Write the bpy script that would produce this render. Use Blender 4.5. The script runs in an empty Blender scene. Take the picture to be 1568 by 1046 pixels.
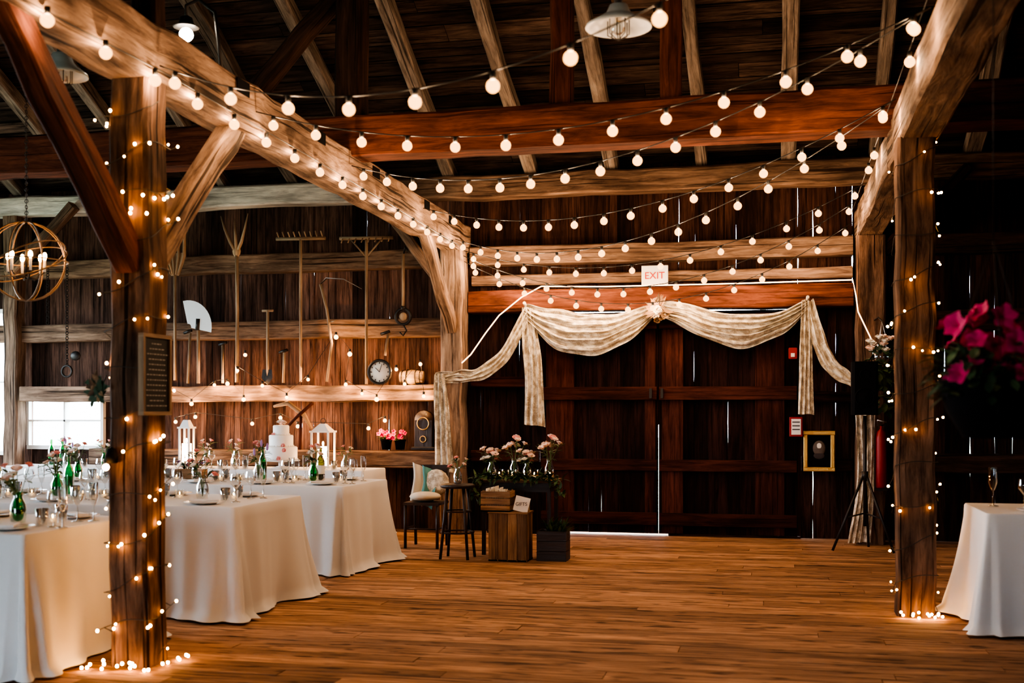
import bpy, math, random
from mathutils import Vector, Matrix
random.seed(7)
R = random.random
def U(a, b): return a + (b - a) * R()
scene = bpy.context.scene

# ------------------------------------------------------------------ materials
def newmat(name):
    m = bpy.data.materials.new(name); m.use_nodes = True
    nt = m.node_tree
    return m, nt, nt.nodes['Principled BSDF']

def plain(name, col, rough=.6, metal=0, emis=None, es=0, bump=0, bscale=40, sheen=0, var=0.0, spec=.5):
    m, nt, b = newmat(name)
    b.inputs['Base Color'].default_value = (*col, 1)
    b.inputs['Roughness'].default_value = rough
    b.inputs['Metallic'].default_value = metal
    b.inputs['Specular IOR Level'].default_value = spec
    if sheen: b.inputs['Sheen Weight'].default_value = sheen
    if emis:
        b.inputs['Emission Color'].default_value = (*emis, 1)
        b.inputs['Emission Strength'].default_value = es
    tc = nt.nodes.new('ShaderNodeTexCoord')
    n = nt.nodes.new('ShaderNodeTexNoise'); n.inputs['Scale'].default_value = bscale
    n.inputs['Detail'].default_value = 4
    nt.links.new(tc.outputs['Object'], n.inputs['Vector'])
    if bump:
        bp = nt.nodes.new('ShaderNodeBump'); bp.inputs['Strength'].default_value = bump
        bp.inputs['Distance'].default_value = .01
        nt.links.new(n.outputs['Fac'], bp.inputs['Height']); nt.links.new(bp.outputs['Normal'], b.inputs['Normal'])
    if var:
        mx = nt.nodes.new('ShaderNodeMix'); mx.data_type = 'RGBA'
        mx.inputs[6].default_value = (*[c * (1 - var) for c in col], 1)
        mx.inputs[7].default_value = (*[min(1, c * (1 + var)) for c in col], 1)
        nt.links.new(n.outputs['Fac'], mx.inputs[0]); nt.links.new(mx.outputs[2], b.inputs['Base Color'])
    return m

def wood(name, dark, light, rough=.7, gs=22, bump=.5, lo=.3, hi=.7, varamt=.75, spots=.0, crack=.0, stain=.55, spec=.5):
    m, nt, b = newmat(name); N = nt.nodes.new; L = nt.links.new
    uv = N('ShaderNodeUVMap'); uv.uv_map = 'UVMap'
    def noise(sx, sy, sc, det, rg=.6, dist=0):
        mp = N('ShaderNodeMapping'); mp.inputs['Scale'].default_value = (sx, sy, 1)
        L(uv.outputs['UV'], mp.inputs['Vector'])
        n = N('ShaderNodeTexNoise'); n.inputs['Scale'].default_value = sc; n.inputs['Detail'].default_value = det
        n.inputs['Roughness'].default_value = rg; n.inputs['Distortion'].default_value = dist
        L(mp.outputs['Vector'], n.inputs['Vector']); return n
    def mrange(src, a, b_, c, d):
        r = N('ShaderNodeMapRange'); r.inputs[1].default_value = a; r.inputs[2].default_value = b_
        r.inputs[3].default_value = c; r.inputs[4].default_value = d; L(src, r.inputs[0]); return r.outputs[0]
    def mul(a, c):
        u = N('ShaderNodeMath'); u.operation = 'MULTIPLY'; L(a, u.inputs[0]); L(c, u.inputs[1]); return u.outputs[0]
    n = noise(1.3, gs, 1.6, 9, .68, .7)
    cr = N('ShaderNodeValToRGB')
    cr.color_ramp.elements[0].position = lo; cr.color_ramp.elements[0].color = (*dark, 1)
    cr.color_ramp.elements[1].position = hi; cr.color_ramp.elements[1].color = (*light, 1)
    L(n.outputs['Fac'], cr.inputs['Fac'])
    at = N('ShaderNodeAttribute'); at.attribute_name = 'rnd'
    f = mrange(at.outputs['Fac'], 0, 1, 1 - varamt * .6, 1 + varamt * .45)
    n2 = noise(.9, 3.4, 1.3, 4, .6)
    f = mul(f, mrange(n2.outputs['Fac'], .32, .66, 1 - stain, 1.2))
    if spots:
        n3 = noise(1.7, 8, 1.9, 2)
        f = mul(f, mrange(n3.outputs['Fac'], .585, .645, 1, 1 - spots))
    h = n.outputs['Fac']
    if crack:
        n4 = noise(.35, 20, 1.5, 3, .5, .3)
        c4 = mrange(n4.outputs['Fac'], .60, .64, 1, 1 - crack)
        f = mul(f, c4); h = mul(h, c4)
    vm = N('ShaderNodeVectorMath'); vm.operation = 'SCALE'
    L(cr.outputs['Color'], vm.inputs[0]); L(f, vm.inputs['Scale'])
    L(vm.outputs[0], b.inputs['Base Color'])
    b.inputs['Roughness'].default_value = rough
    b.inputs['Specular IOR Level'].default_value = spec
    bp = N('ShaderNodeBump'); bp.inputs['Strength'].default_value = bump; bp.inputs['Distance'].default_value = .014
    L(h, bp.inputs['Height']); L(bp.outputs['Normal'], b.inputs['Normal'])
    return m

def lace():
    m, nt, b = newmat('lace_fabric'); N = nt.nodes.new; L = nt.links.new
    uv = N('ShaderNodeUVMap'); uv.uv_map = 'UVMap'
    vo = N('ShaderNodeTexVoronoi'); vo.inputs['Scale'].default_value = 17; vo.feature = 'SMOOTH_F1'
    L(uv.outputs['UV'], vo.inputs['Vector'])
    v2 = N('ShaderNodeTexNoise'); v2.inputs['Scale'].default_value = 60; v2.inputs['Detail'].default_value = 3
    L(uv.outputs['UV'], v2.inputs['Vector'])
    ad = N('ShaderNodeMath'); ad.operation = 'MULTIPLY'
    L(vo.outputs['Distance'], ad.inputs[0]); L(v2.outputs['Fac'], ad.inputs[1])
    cr = N('ShaderNodeValToRGB')
    cr.color_ramp.elements[0].position = .10; cr.color_ramp.elements[0].color = (.82, .76, .64, 1)
    cr.color_ramp.elements[1].position = .30; cr.color_ramp.elements[1].color = (.42, .35, .26, 1)
    L(ad.outputs[0], cr.inputs['Fac']); L(cr.outputs['Color'], b.inputs['Base Color'])
    b.inputs['Roughness'].default_value = .95; b.inputs['Specular IOR Level'].default_value = .1
    bp = N('ShaderNodeBump'); bp.inputs['Strength'].default_value = .4; bp.inputs['Distance'].default_value = .004
    L(vo.outputs['Distance'], bp.inputs['Height']); L(bp.outputs['Normal'], b.inputs['Normal'])
    return m

def glass(name, col, refl=.16):
    m = bpy.data.materials.new(name); m.use_nodes = True; nt = m.node_tree; nt.nodes.clear(); N = nt.nodes.new; L = nt.links.new
    o = N('ShaderNodeOutputMaterial'); mx = N('ShaderNodeMixShader'); t = N('ShaderNodeBsdfTransparent'); g = N('ShaderNodeBsdfGlossy')
    t.inputs[0].default_value = (*col, 1); g.inputs['Roughness'].default_value = .03; g.inputs[0].default_value = (1, 1, 1, 1)
    fr = N('ShaderNodeFresnel'); fr.inputs[0].default_value = 1.5
    mr = N('ShaderNodeMapRange'); mr.inputs[3].default_value = refl*.3; mr.inputs[4].default_value = refl*5
    L(fr.outputs[0], mr.inputs[0]); L(mr.outputs[0], mx.inputs[0])
    L(t.outputs[0], mx.inputs[1]); L(g.outputs[0], mx.inputs[2]); L(mx.outputs[0], o.inputs[0]); return m
def frosted_bulb(name, col, es, tr=.5):
    m = bpy.data.materials.new(name); m.use_nodes = True; nt = m.node_tree; nt.nodes.clear(); N = nt.nodes.new; L = nt.links.new
    o = N('ShaderNodeOutputMaterial'); mx = N('ShaderNodeMixShader'); mx.inputs[0].default_value = 1-tr
    t = N('ShaderNodeBsdfTransparent'); e = N('ShaderNodeEmission'); e.inputs[0].default_value = (*col, 1); e.inputs[1].default_value = es
    L(t.outputs[0], mx.inputs[1]); L(e.outputs[0], mx.inputs[2]); L(mx.outputs[0], o.inputs[0])
    try: m.cycles.emission_sampling = 'NONE'
    except Exception: pass
    return m

M = {}
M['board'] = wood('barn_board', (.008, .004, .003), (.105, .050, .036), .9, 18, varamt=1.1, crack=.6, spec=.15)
M['boardlit'] = wood('barn_board_lit', (.022, .012, .009), (.23, .128, .092), .9, 18, varamt=1.1, crack=.6, spec=.15)  # lighter copy of the barn board: light on the left wall put into colour
M['beam'] = wood('hewn_beam', (.12, .074, .050), (.52, .355, .245), .85, 10, bump=1.0, varamt=.3, lo=.33, hi=.62, crack=.8, spec=.15)
M['platelit'] = wood('plate_timber_lit', (.32, .27, .22), (.85, .78, .68), .85, 12, bump=.8, varamt=.2, lo=.25, hi=.55, crack=.5, spec=.2)  # whitened timber: daylight on the left plate painted into the wood colour
M['post'] = wood('hewn_post', (.035, .019, .013), (.38, .228, .15), .88, 10, bump=1.0, varamt=.3, lo=.30, hi=.68, crack=.85, stain=.75, spec=.15)
M['red'] = wood('red_timber', (.05, .017, .011), (.24, .086, .050), .8, 12, varamt=.3, crack=.6, spec=.15)
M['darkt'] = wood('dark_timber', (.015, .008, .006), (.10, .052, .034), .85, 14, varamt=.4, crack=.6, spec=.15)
M['rafter'] = wood('weathered_rafter', (.08, .06, .048), (.36, .30, .245), .9, 12, bump=.9, varamt=.7, crack=.7, spec=.15)
M['deck'] = wood('roof_board', (.010, .007, .006), (.13, .09, .07), .9, 12, varamt=1.3, crack=.7, spec=.1)
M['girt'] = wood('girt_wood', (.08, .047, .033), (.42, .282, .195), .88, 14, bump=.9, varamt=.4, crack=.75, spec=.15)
M['door'] = wood('door_board', (.006, .003, .003), (.052, .022, .017), .9, 14, varamt=.9, crack=.5, spec=.12)
M['doorred'] = wood('door_batten', (.025, .009, .007), (.125, .044, .031), .9, 14, varamt=.5, crack=.5, spec=.12)
M['floor'] = wood('floor_plank', (.17, .09, .052), (.59, .345, .205), .75, 14, bump=.5, lo=.28, hi=.64, varamt=.6, spots=.65, crack=.4, stain=.3, spec=.10)
M['tool'] = wood('tool_wood', (.26, .16, .09), (.66, .48, .31), .7, 30, varamt=.4)
M['crate'] = wood('crate_wood', (.12, .06, .03), (.48, .29, .15), .75, 18, varamt=.9, crack=.5)
M['furn'] = wood('dark_furniture', (.012, .007, .005), (.05, .026, .018), .45, 16, varamt=.3)
M['lace'] = lace()
M['cloth'] = plain('white_linen', (.77, .76, .74), .95, sheen=.1, bump=.15, bscale=300, spec=.1)
M['white'] = plain('white_paint', (.8, .78, .74), .5)
M['cream'] = plain('cream_fabric', (.70, .62, .50), .9, bump=.3, bscale=120)
M['china'] = plain('white_china', (.85, .83, .8), .2)
M['icing'] = plain('icing', (.90, .88, .84), .5, bump=.1, bscale=60)
M['iron'] = plain('iron', (.05, .045, .042), .5, .8, bump=.2)
M['steel'] = plain('steel', (.55, .55, .55), .35, 1)
M['bronze'] = plain('aged_bronze', (.28, .19, .12), .45, .9)
M['brass'] = plain('brass', (.65, .42, .15), .3, 1)
M['gold'] = plain('gold_leaf_frame', (.62, .40, .14), .4, .7, bump=.4, bscale=80)
M['black'] = plain('black_paint', (.006, .006, .007), .8, spec=.1)
M['slate'] = plain('chalkboard_slate', (.02, .022, .022), .7)
M['chalk'] = plain('chalk', (.5, .5, .48), .9)
M['redp'] = plain('red_enamel', (.28, .010, .010), .5)
M['wire'] = plain('wire_black', (.02, .02, .018), .6)
M['leaf'] = plain('leaf_green', (.11, .18, .07), .6, var=.5, bscale=30)
M['leafd'] = plain('leaf_dark', (.03, .07, .03), .6, var=.5, bscale=30)
M['pink'] = plain('petal_pink', (.80, .36, .32), .7, var=.25, bscale=30)
M['blush'] = plain('petal_blush', (.88, .68, .58), .7, var=.15)
M['magenta'] = plain('petal_magenta', (.80, .018, .15), .6, var=.35, bscale=15)
M['lav'] = plain('petal_lavender', (.34, .22, .46), .7, var=.3)
M['petw'] = plain('petal_white', (.84, .80, .72), .7)
M['teal'] = plain('teal_fabric', (.12, .32, .30), .9)
M['paper'] = plain('paper', (.80, .76, .68), .8)
M['ink'] = plain('ink', (.05, .04, .04), .8)
M['exitred'] = plain('exit_letters', (.5, .03, .02), .6)
M['photo'] = plain('portrait_print', (.12, .09, .07), .5, var=.7, bscale=9)
M['glass'] = glass('clear_glass', (.93, .95, .95))
M['green'] = glass('green_glass', (.12, .55, .25))
M['dglass'] = glass('dark_bottle_glass', (.10, .11, .05))
M['flame'] = plain('flame', (1, .6, .2), .5, emis=(1, .5, .15), es=40)
M['wax'] = plain('candle_wax', (.85, .78, .62), .5, emis=(1, .55, .2), es=1.2)
M['bulb'] = frosted_bulb('bulb_glow', (1, .48, .17), 7)
M['wallbulb'] = frosted_bulb('wall_bulb_glow', (1, .48, .18), 16)
M['fairy'] = plain('fairy_glow', (1, .8, .5), .3, emis=(1, .47, .14), es=120)
M['rope'] = plain('rope_light_glow', (1, .8, .6), .3, emis=(1, .55, .30), es=7)
M['coolbulb'] = plain('white_bulb_glow', (1, .95, .9), .3, emis=(1, .86, .70), es=280)
M['lampglow'] = plain('lantern_glow', (1, .95, .9), .3, emis=(1, .62, .35), es=35)
M['enamel'] = plain('white_enamel', (.75, .80, .82), .3)
M['dirt'] = plain('soil', (.03, .02, .015), .95, bump=.6)
M['grass'] = plain('outside_grass', (.30, .34, .24), .9, var=.3, bscale=3)

# ------------------------------------------------------------------ mesh builder
class MB:
    def __init__(s):
        s.v = []; s.f = []; s.mi = []; s.uv = []; s.rn = []; s.sm = []; s.mats = []; s.lights = []
    def mat(s, k):
        if k not in s.mats: s.mats.append(k)
        return s.mats.index(k)
    def face(s, idx, uv, k, rn, sm):
        s.f.append(idx); s.uv.append(uv); s.mi.append(s.mat(k)); s.rn.append(rn); s.sm.append(sm)
    def beam(s, p0, p1, w, h, k, up=(0, 0, 1), segs=1, jit=0, ch=0, wjit=0, wprob=0, rn=None):
        p0 = Vector(p0); p1 = Vector(p1); d = p1 - p0; Ln = d.length; d.normalize()
        up = Vector(up)
        if abs(d.dot(up)) > .99: up = Vector((0, 1, 0))
        sx = d.cross(up).normalized(); sz = sx.cross(d).normalized()
        rn = R() if rn is None else rn; uo = U(0, 50); vo = U(0, 50)
        rings = []
        if ch: prof = [(-w/2+ch, -h/2), (w/2-ch, -h/2), (w/2, -h/2+ch), (w/2, h/2-ch), (w/2-ch, h/2), (-w/2+ch, h/2), (-w/2, h/2-ch), (-w/2, -h/2+ch)]
        else: prof = [(-w/2, -h/2), (w/2, -h/2), (w/2, h/2), (-w/2, h/2)]
        n = len(prof)
        for i in range(segs + 1):
            c = p0 + d * (Ln * i / segs); base = len(s.v); ja = U(-jit, jit); jb = U(-jit, jit)
            sc = 1 + (U(-jit, jit) / max(w, .01) if jit else 0)
            nl = U(.3, 1) * wjit if R() < wprob else 0
            nr = U(.3, 1) * wjit if R() < wprob else 0
            for (a, b) in prof:
                aa = a * sc
                if wjit: aa = a + (nl if a < 0 else -nr)
                q = c + sx * (aa + ja) + sz * (b * sc + jb)
                s.v.append(q)
            rings.append(base)
        per = [0]
        for j in range(n):
            a = prof[j]; b = prof[(j + 1) % n]; per.append(per[-1] + math.hypot(a[0]-b[0], a[1]-b[1]))
        for i in range(segs):
            l0 = Ln * i / segs + uo; l1 = Ln * (i + 1) / segs + uo
            for j in range(n):
                j2 = (j + 1) % n
                s.face([rings[i]+j, rings[i+1]+j, rings[i+1]+j2, rings[i]+j2],
                       [(l0, per[j]+vo), (l1, per[j]+vo), (l1, per[j+1]+vo), (l0, per[j+1]+vo)], k, rn, False)
        for rb, rev in ((rings[0], False), (rings[-1], True)):
            ix = [rb + j for j in range(n)]; uvs = [(prof[j][0]*.3+uo, prof[j][1]+vo) for j in range(n)]
            if rev: ix = ix[::-1]; uvs = uvs[::-1]
            s.face(ix, uvs, k, rn, False)
    def box(s, x0, x1, y0, y1, z0, z1, k, ch=0, **kw):
        dx, dy, dz = x1-x0, y1-y0, z1-z0; cx, cy, cz = (x0+x1)/2, (y0+y1)/2, (z0+z1)/2
        if dx >= dy and dx >= dz: s.beam((x0, cy, cz), (x1, cy, cz), dy, dz, k, ch=ch, **kw)
        elif dy >= dz: s.beam((cx, y0, cz), (cx, y1, cz), dx, dz, k, ch=ch, **kw)
        else: s.beam((cx, cy, z0), (cx, cy, z1), dx, dy, k, up=(0, 1, 0), ch=ch, **kw)
    def grid(s, P, k, ci=False, cj=False, sm=True, rn=None, us=1, vs=1):
        ni = len(P); nj = len(P[0]); base = len(s.v); rn = R() if rn is None else rn; uo = U(0, 20)
        for row in P:
            for p in row: s.v.append(Vector(p))
        U_ = [0]
        for i in range(1, ni + 1): U_.append(U_[-1] + (Vector(P[i % ni][0]) - Vector(P[i-1][0])).length)
        V_ = [0]; mid = ni // 2
        for j in range(1, nj + 1): V_.append(V_[-1] + (Vector(P[mid][j % nj]) - Vector(P[mid][j-1])).length)
        for i in range(ni if ci else ni - 1):
            for j in range(nj if cj else nj - 1):
                i2 = (i+1) % ni; j2 = (j+1) % nj
                s.face([base+i*nj+j, base+i2*nj+j, base+i2*nj+j2, base+i*nj+j2],
                       [(U_[i]+uo, V_[j]), (U_[i+1]+uo, V_[j]), (U_[i+1]+uo, V_[j+1]), (U_[i]+uo, V_[j+1])], k, rn, sm)
    def tube(s, pts, r, k, n=8, caps=True, sm=True, flat=1.0):
        pts = [Vector(p) for p in pts]; m = len(pts)
        rs = r if isinstance(r, (list, tuple)) else [r] * m
        P = []; prev = None
        for i, p in enumerate(pts):
            t = (pts[min(i+1, m-1)] - pts[max(i-1, 0)])
            if t.length < 1e-9: t = Vector((0, 0, 1))
            t.normalize()
            if prev is None:
                a = Vector((0, 0, 1)) if abs(t.z) < .9 else Vector((1, 0, 0))
                prev = t.cross(a).normalized()
            else:
                prev = (prev - t * prev.dot(t))
                prev = prev.normalized() if prev.length > 1e-6 else t.orthogonal().normalized()
            b = t.cross(prev)
            P.append([p + (prev * math.cos(2*math.pi*j/n) + b * math.sin(2*math.pi*j/n) * flat) * rs[i] for j in range(n)])
        base = len(s.v); s.grid(P, k, cj=True, sm=sm)
        if caps:
            s.face([base + j for j in range(n)], [(0, 0)] * n, k, .5, False)
            s.face([base + (m-1)*n + j for j in range(n)][::-1], [(0, 0)] * n, k, .5, False)
    def lathe(s, prof, c, k, n=16, sm=True, axis=None):
        c = Vector(c)
        P = []
        for (r, z) in prof:
            row = []
            for j in range(n):
                a = 2*math.pi*j/n; q = Vector((r*math.cos(a), r*math.sin(a), z))
                if axis is not None: q = axis @ q
                row.append(c + q)
            P.append(row)
        s.grid(P, k, cj=True, sm=sm)
    def ball(s, c, r, k, n=10, m=7, sc=(1, 1, 1)):
        prof = [(max(1e-5, r*math.sin(math.pi*i/m)), -r*math.cos(math.pi*i/m)) for i in range(m+1)]
        c = Vector(c); P = []
        for (q, z) in prof:
            P.append([c + Vector((q*math.cos(2*math.pi*j/n)*sc[0], q*math.sin(2*math.pi*j/n)*sc[1], z*sc[2])) for j in range(n)])
        s.grid(P, k, cj=True)
    def leafq(s, p, d, up, ln, w, k):
        d = Vector(d).normalized(); up = Vector(up); side = d.cross(up)
        if side.length < 1e-4: side = d.orthogonal()
        side.normalize(); nn = side.cross(d)
        p = Vector(p)
        P = []
        for i, (t, ww) in enumerate(((0, .12), (.3, .9), (.65, 1), (1, .08))):
            c = p + d * ln * t - nn * ln * .25 * t * t
            P.append([c - side*w*ww*.5 + nn*w*.12, c, c + side*w*ww*.5 + nn*w*.12])
        s.grid(P, k)
    def rose(s, c, r, k, up=(0, -0.4, 1)):
        c = Vector(c); up = Vector(up).normalized(); a = up.orthogonal().normalized(); b = up.cross(a)
        s.ball(c, r * .42, k, 6, 4)
        for ring, (nn, rr, lift) in enumerate(((4, .55, .75), (6, .85, .35))):
            for j in range(nn):
                t = 2*math.pi*(j + ring*.5)/nn + U(-.2, .2); dr = a*math.cos(t) + b*math.sin(t)
                tang = up.cross(dr)
                P = []
                for (q, wv, hz) in ((.15, .5, -.2), (.7, 1.0, .15), (1.0, .7, .6)):
                    cc = c + dr*r*rr*q + up*r*lift*hz
                    P.append([cc - tang*r*wv*.45, cc + dr*r*.1, cc + tang*r*wv*.45])
                s.grid(P, k)
    def petunia(s, c, r, k, face):
        c = Vector(c); f = Vector(face).normalized(); a = f.orthogonal().normalized(); b = f.cross(a); n = 20
        P = [[c - f*r*.6 for _ in range(n)], [c + (a*math.cos(2*math.pi*j/n)+b*math.sin(2*math.pi*j/n))*r*.35 - f*r*.1 for j in range(n)],
             [c + (a*math.cos(2*math.pi*j/n)+b*math.sin(2*math.pi*j/n))*r*(.85+.15*math.cos(5*2*math.pi*j/n)) + f*r*.12*math.sin(j*1.9) for j in range(n)]]
        s.grid(P, k, cj=True)
    def ring(s, c, r, tr, k, axis=None, n=28, m=6):
        pts = []
        for i in range(n + 1):
            a = 2*math.pi*i/n; q = Vector((r*math.cos(a), r*math.sin(a), 0))
            if axis is not None: q = axis @ q
            pts.append(Vector(c) + q)
        s.tube(pts, tr, k, m, caps=False)
    def mesh(s, name):
        me = bpy.data.meshes.new(name); me.from_pydata([tuple(v) for v in s.v], [], s.f)
        for k in s.mats: me.materials.append(M[k])
        uvl = me.uv_layers.new(name='UVMap')
        flat = []
        for uv in s.uv:
            for a in uv: flat.extend(a)
        uvl.data.foreach_set('uv', flat)
        me.polygons.foreach_set('material_index', s.mi)
        me.polygons.foreach_set('use_smooth', s.sm)
        at = me.attributes.new('rnd', 'FLOAT', 'FACE'); at.data.foreach_set('value', s.rn)
        me.update(); return me
    def done(s, name, loc=(0, 0, 0), rot=(0, 0, 0), parent=None):
        o = bpy.data.objects.new(name, s.mesh(name)); scene.collection.objects.link(o)
        o.location = loc; o.rotation_euler = rot
        if parent: o.parent = parent
        for (p, ld) in s.lights:
            lo = bpy.data.objects.new('filament', ld); scene.collection.objects.link(lo); lo.location = p; lo.parent = o
        return o
def filament(name, col, watts):
    l = bpy.data.lights.new(name, 'POINT'); l.color = col; l.energy = watts; l.shadow_soft_size = 0; return l
FB = filament('string_bulb_filament', (1, .65, .40), 10.5)
FW = filament('wall_bulb_filament', (1, .52, .22), 14.0)
def inst(me, name, loc, rz=0, sc=1):
    o = bpy.data.objects.new(name, me); scene.collection.objects.link(o); o.location = loc
    o.rotation_euler = (0, 0, rz); o.scale = (sc, sc, sc); return o
def interp(pts, t):
    n = len(pts) - 1; x = t * n; i = min(int(x), n - 1); f = x - i
    P = [Vector(pts[max(0, min(n, i + k))]) for k in (-1, 0, 1, 2)]
    return .5 * ((2*P[1]) + (P[2]-P[0])*f + (2*P[0]-5*P[1]+4*P[2]-P[3])*f*f + (3*P[1]-P[0]-3*P[2]+P[3])*f**3)

# ------------------------------------------------------------------ room shell
XL, XR, YB, YF = -11.2, 6.4, 13.4, -3.4
b = MB(); y = YF - .1
while y < YB + .5:
    w = U(.12, .19); x = XL - .3 + U(-3, 0)
    while x < XR + .3:
        l = U(2.0, 4.2); b.box(max(x, XL-.3), min(x+l, XR+.3)-.004, y+.0034, y+w-.0034, -.03, U(-.003, .0), 'floor')
        x += l
        if x >= XR + .3: break
    y += w
b.box(XL-.3, XR+.3, YF-.2, YB+.6, -.1, -.035, 'black')
b.done('floor')
b = MB(); b.box(-60, 50, -60, 80, -.4, -.35, 'grass'); b.done('ground_outside')

def roofz(y): return 4.1 + .5*(13.2 - y) if y > 5 else 4.1 + .5*(y + 3.2)
def boards_y(b, x0, x1, z0, z1, yc, k, prob=.05, gap=.012, wr=(.15, .28)):
    x = x0
    while x < x1 - .01:
        w = min(U(*wr), x1 - x)
        if x1 - (x + w) < .08: w = x1 - x
        segs = max(1, int((z1 - z0) / .3))
        b.beam((x + w/2, yc + U(-.009, .009), z0), (x + w/2, yc + U(-.009, .009), z1), w + .001, .025, k, up=(0, 1, 0), segs=segs, wjit=gap, wprob=prob)
        x += w
b = MB()
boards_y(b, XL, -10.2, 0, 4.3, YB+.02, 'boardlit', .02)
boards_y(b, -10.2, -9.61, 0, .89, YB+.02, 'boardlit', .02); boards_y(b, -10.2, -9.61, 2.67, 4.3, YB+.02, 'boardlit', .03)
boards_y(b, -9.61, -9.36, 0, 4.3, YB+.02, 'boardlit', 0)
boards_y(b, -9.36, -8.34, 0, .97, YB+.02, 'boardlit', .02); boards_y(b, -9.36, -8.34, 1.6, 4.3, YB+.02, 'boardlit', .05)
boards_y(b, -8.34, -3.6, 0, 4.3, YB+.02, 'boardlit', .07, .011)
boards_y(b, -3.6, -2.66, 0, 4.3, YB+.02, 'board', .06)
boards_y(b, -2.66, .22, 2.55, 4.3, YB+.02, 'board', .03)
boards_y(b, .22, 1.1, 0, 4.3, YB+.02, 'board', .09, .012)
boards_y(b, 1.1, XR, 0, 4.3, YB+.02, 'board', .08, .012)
b.done('wall_back')
b = MB()
def girt(x0, x1, z0, z1, y0=13.2, k='girt'):
    b.beam((x0, (y0+YB)/2, (z0+z1)/2), (x1, (y0+YB)/2, (z0+z1)/2), YB-y0, z1-z0, k, segs=int((x1-x0)*2)+1, jit=.008, ch=.012)
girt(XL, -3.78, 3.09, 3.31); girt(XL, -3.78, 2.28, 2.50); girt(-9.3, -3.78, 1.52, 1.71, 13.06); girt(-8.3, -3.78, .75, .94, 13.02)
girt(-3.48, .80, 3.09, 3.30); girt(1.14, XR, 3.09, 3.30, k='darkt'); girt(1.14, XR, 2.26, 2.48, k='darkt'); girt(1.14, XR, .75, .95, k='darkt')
girt(-3.48, .80, 2.54, 2.79, 13.12, 'red')
girt(-3.48, -2.68, 1.68, 1.80, 13.25, 'doorred'); girt(-3.48, -2.68, .82, .95, 13.25, 'doorred')
girt(.26, .80, 1.50, 1.62, 13.25, 'door'); girt(.26, .80, .75, .9, 13.25, 'door')
girt(-3.48, .80, 2.86, 2.98, 13.28, 'girt')
b.done('wall_girts')
b = MB()
b.beam((XL, 13.2, 3.99), (-4.6, 13.2, 3.99), .24, .24, 'platelit', segs=16, jit=.012, ch=.02)
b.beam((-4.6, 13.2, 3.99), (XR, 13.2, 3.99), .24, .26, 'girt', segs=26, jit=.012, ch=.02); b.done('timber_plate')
for i, (x0, x1, z0, z1) in enumerate(((-10.2, -9.61, .89, 2.67), (-9.36, -8.34, .97, 1.6))):
    b = MB()
    for (a0, a1, c0, c1) in ((x0-.03, x1+.03, z0-.05, z0), (x0-.03, x1+.03, z1, z1+.05), (x0-.04, x0, z0, z1), (x1, x1+.04, z0, z1), ((x0+x1)/2-.012, (x0+x1)/2+.012, z0, z1), (x0, x1, (z0+z1)/2-.012, (z0+z1)/2+.012)):
        b.box(a0, a1, YB-.06, YB+.05, c0, c1, 'white')
    b.done('window_%d' % (i+1))
def side_wall(name, X, wins):
    b = MB(); y = YF
    while y < YB:
        w = min(U(.2, .3), YB - y); yc = y + w/2; zt = roofz(yc) + .1
        spans = [(0, zt)]
        for (y0, y1, z0, z1) in wins:
            if y0 < yc < y1: spans = [(0, z0), (z1, zt)]
        for (z0, z1) in spans:
            b.beam((X, yc, z0), (X, yc, z1), w+.001, .025, 'board', up=(1, 0, 0), segs=max(1, int((z1-z0)/.4)), wjit=.008, wprob=.04)
        y += w
    b.done(name)
side_wall('wall_left', XL, [(5.5, 8.5, .8, 3.0), (9.6, 12.8, .8, 3.0)])
side_wall('wall_right', XR, [])
b = MB()
boards_y(b, XL, -7.4, 0, 4.3, YF, 'board', .02); boards_y(b, -7.4, -4.2, 2.7, 4.3, YF, 'board', .02); boards_y(b, -4.2, XR, 0, 4.3, YF, 'board', .02)
b.done('wall_front')
b = MB()
for side in (0, 1):
    Ls = math.hypot(8.4, 4.2)
    d = Vector((0, -8.4, 4.2)).normalized() if side == 0 else Vector((0, 8.4, 4.2)).normalized()
    st = Vector((0, 13.55, 4.1+.13-.175)) if side == 0 else Vector((0, -3.55, 4.1+.13-.175))
    nrm = Vector((0, 4.2, 8.4)).normalized() if side == 0 else Vector((0, -4.2, 8.4)).normalized()
    b.beam((XL-.2, st.y+nrm.y*.14+d.y*4.8, st.z+nrm.z*.14+d.z*4.8), (XR+.2, st.y+nrm.y*.14+d.y*4.8, st.z+nrm.z*.14+d.z*4.8), 9.7, .02, 'black', up=tuple(nrm))
    q = 0
    while q < Ls + .4:
        w = U(.14, .24); c = st + d*(q + w/2) + nrm * (.09 + U(0, .012)); x = XL - .2
        while x < XR + .2:
            l = U(2, 4.5); x2 = min(x + l, XR + .2)
            b.beam((x, c.y, c.z), (x2-.006, c.y, c.z), w - U(.006, .02), .022, 'deck', up=tuple(nrm)); x = x2
        q += w
b.done('ceiling')
b = MB()
x = .1 - .95*11
while x < XR:
    xx = x + U(-.04, .04); w = U(.12, .17)
    b.beam((xx, 13.5, 4.1-.15+.075), (xx + U(-.06, .06), 5.0, 8.2+.075), w, .15, 'rafter', segs=14, jit=.014, ch=.015)
    b.beam((xx, -3.4, 4.0), (xx, 5.0, 8.2+.075), w, .15, 'rafter', segs=4, jit=.012)
    x += .95
b.done('roof_rafters')
b = MB(); b.beam((XL, 9.25, 6.0), (XR, 9.25, 6.0), .22, .22, 'darkt', segs=12, jit=.01, ch=.02); b.done('timber_purlin')

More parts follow.
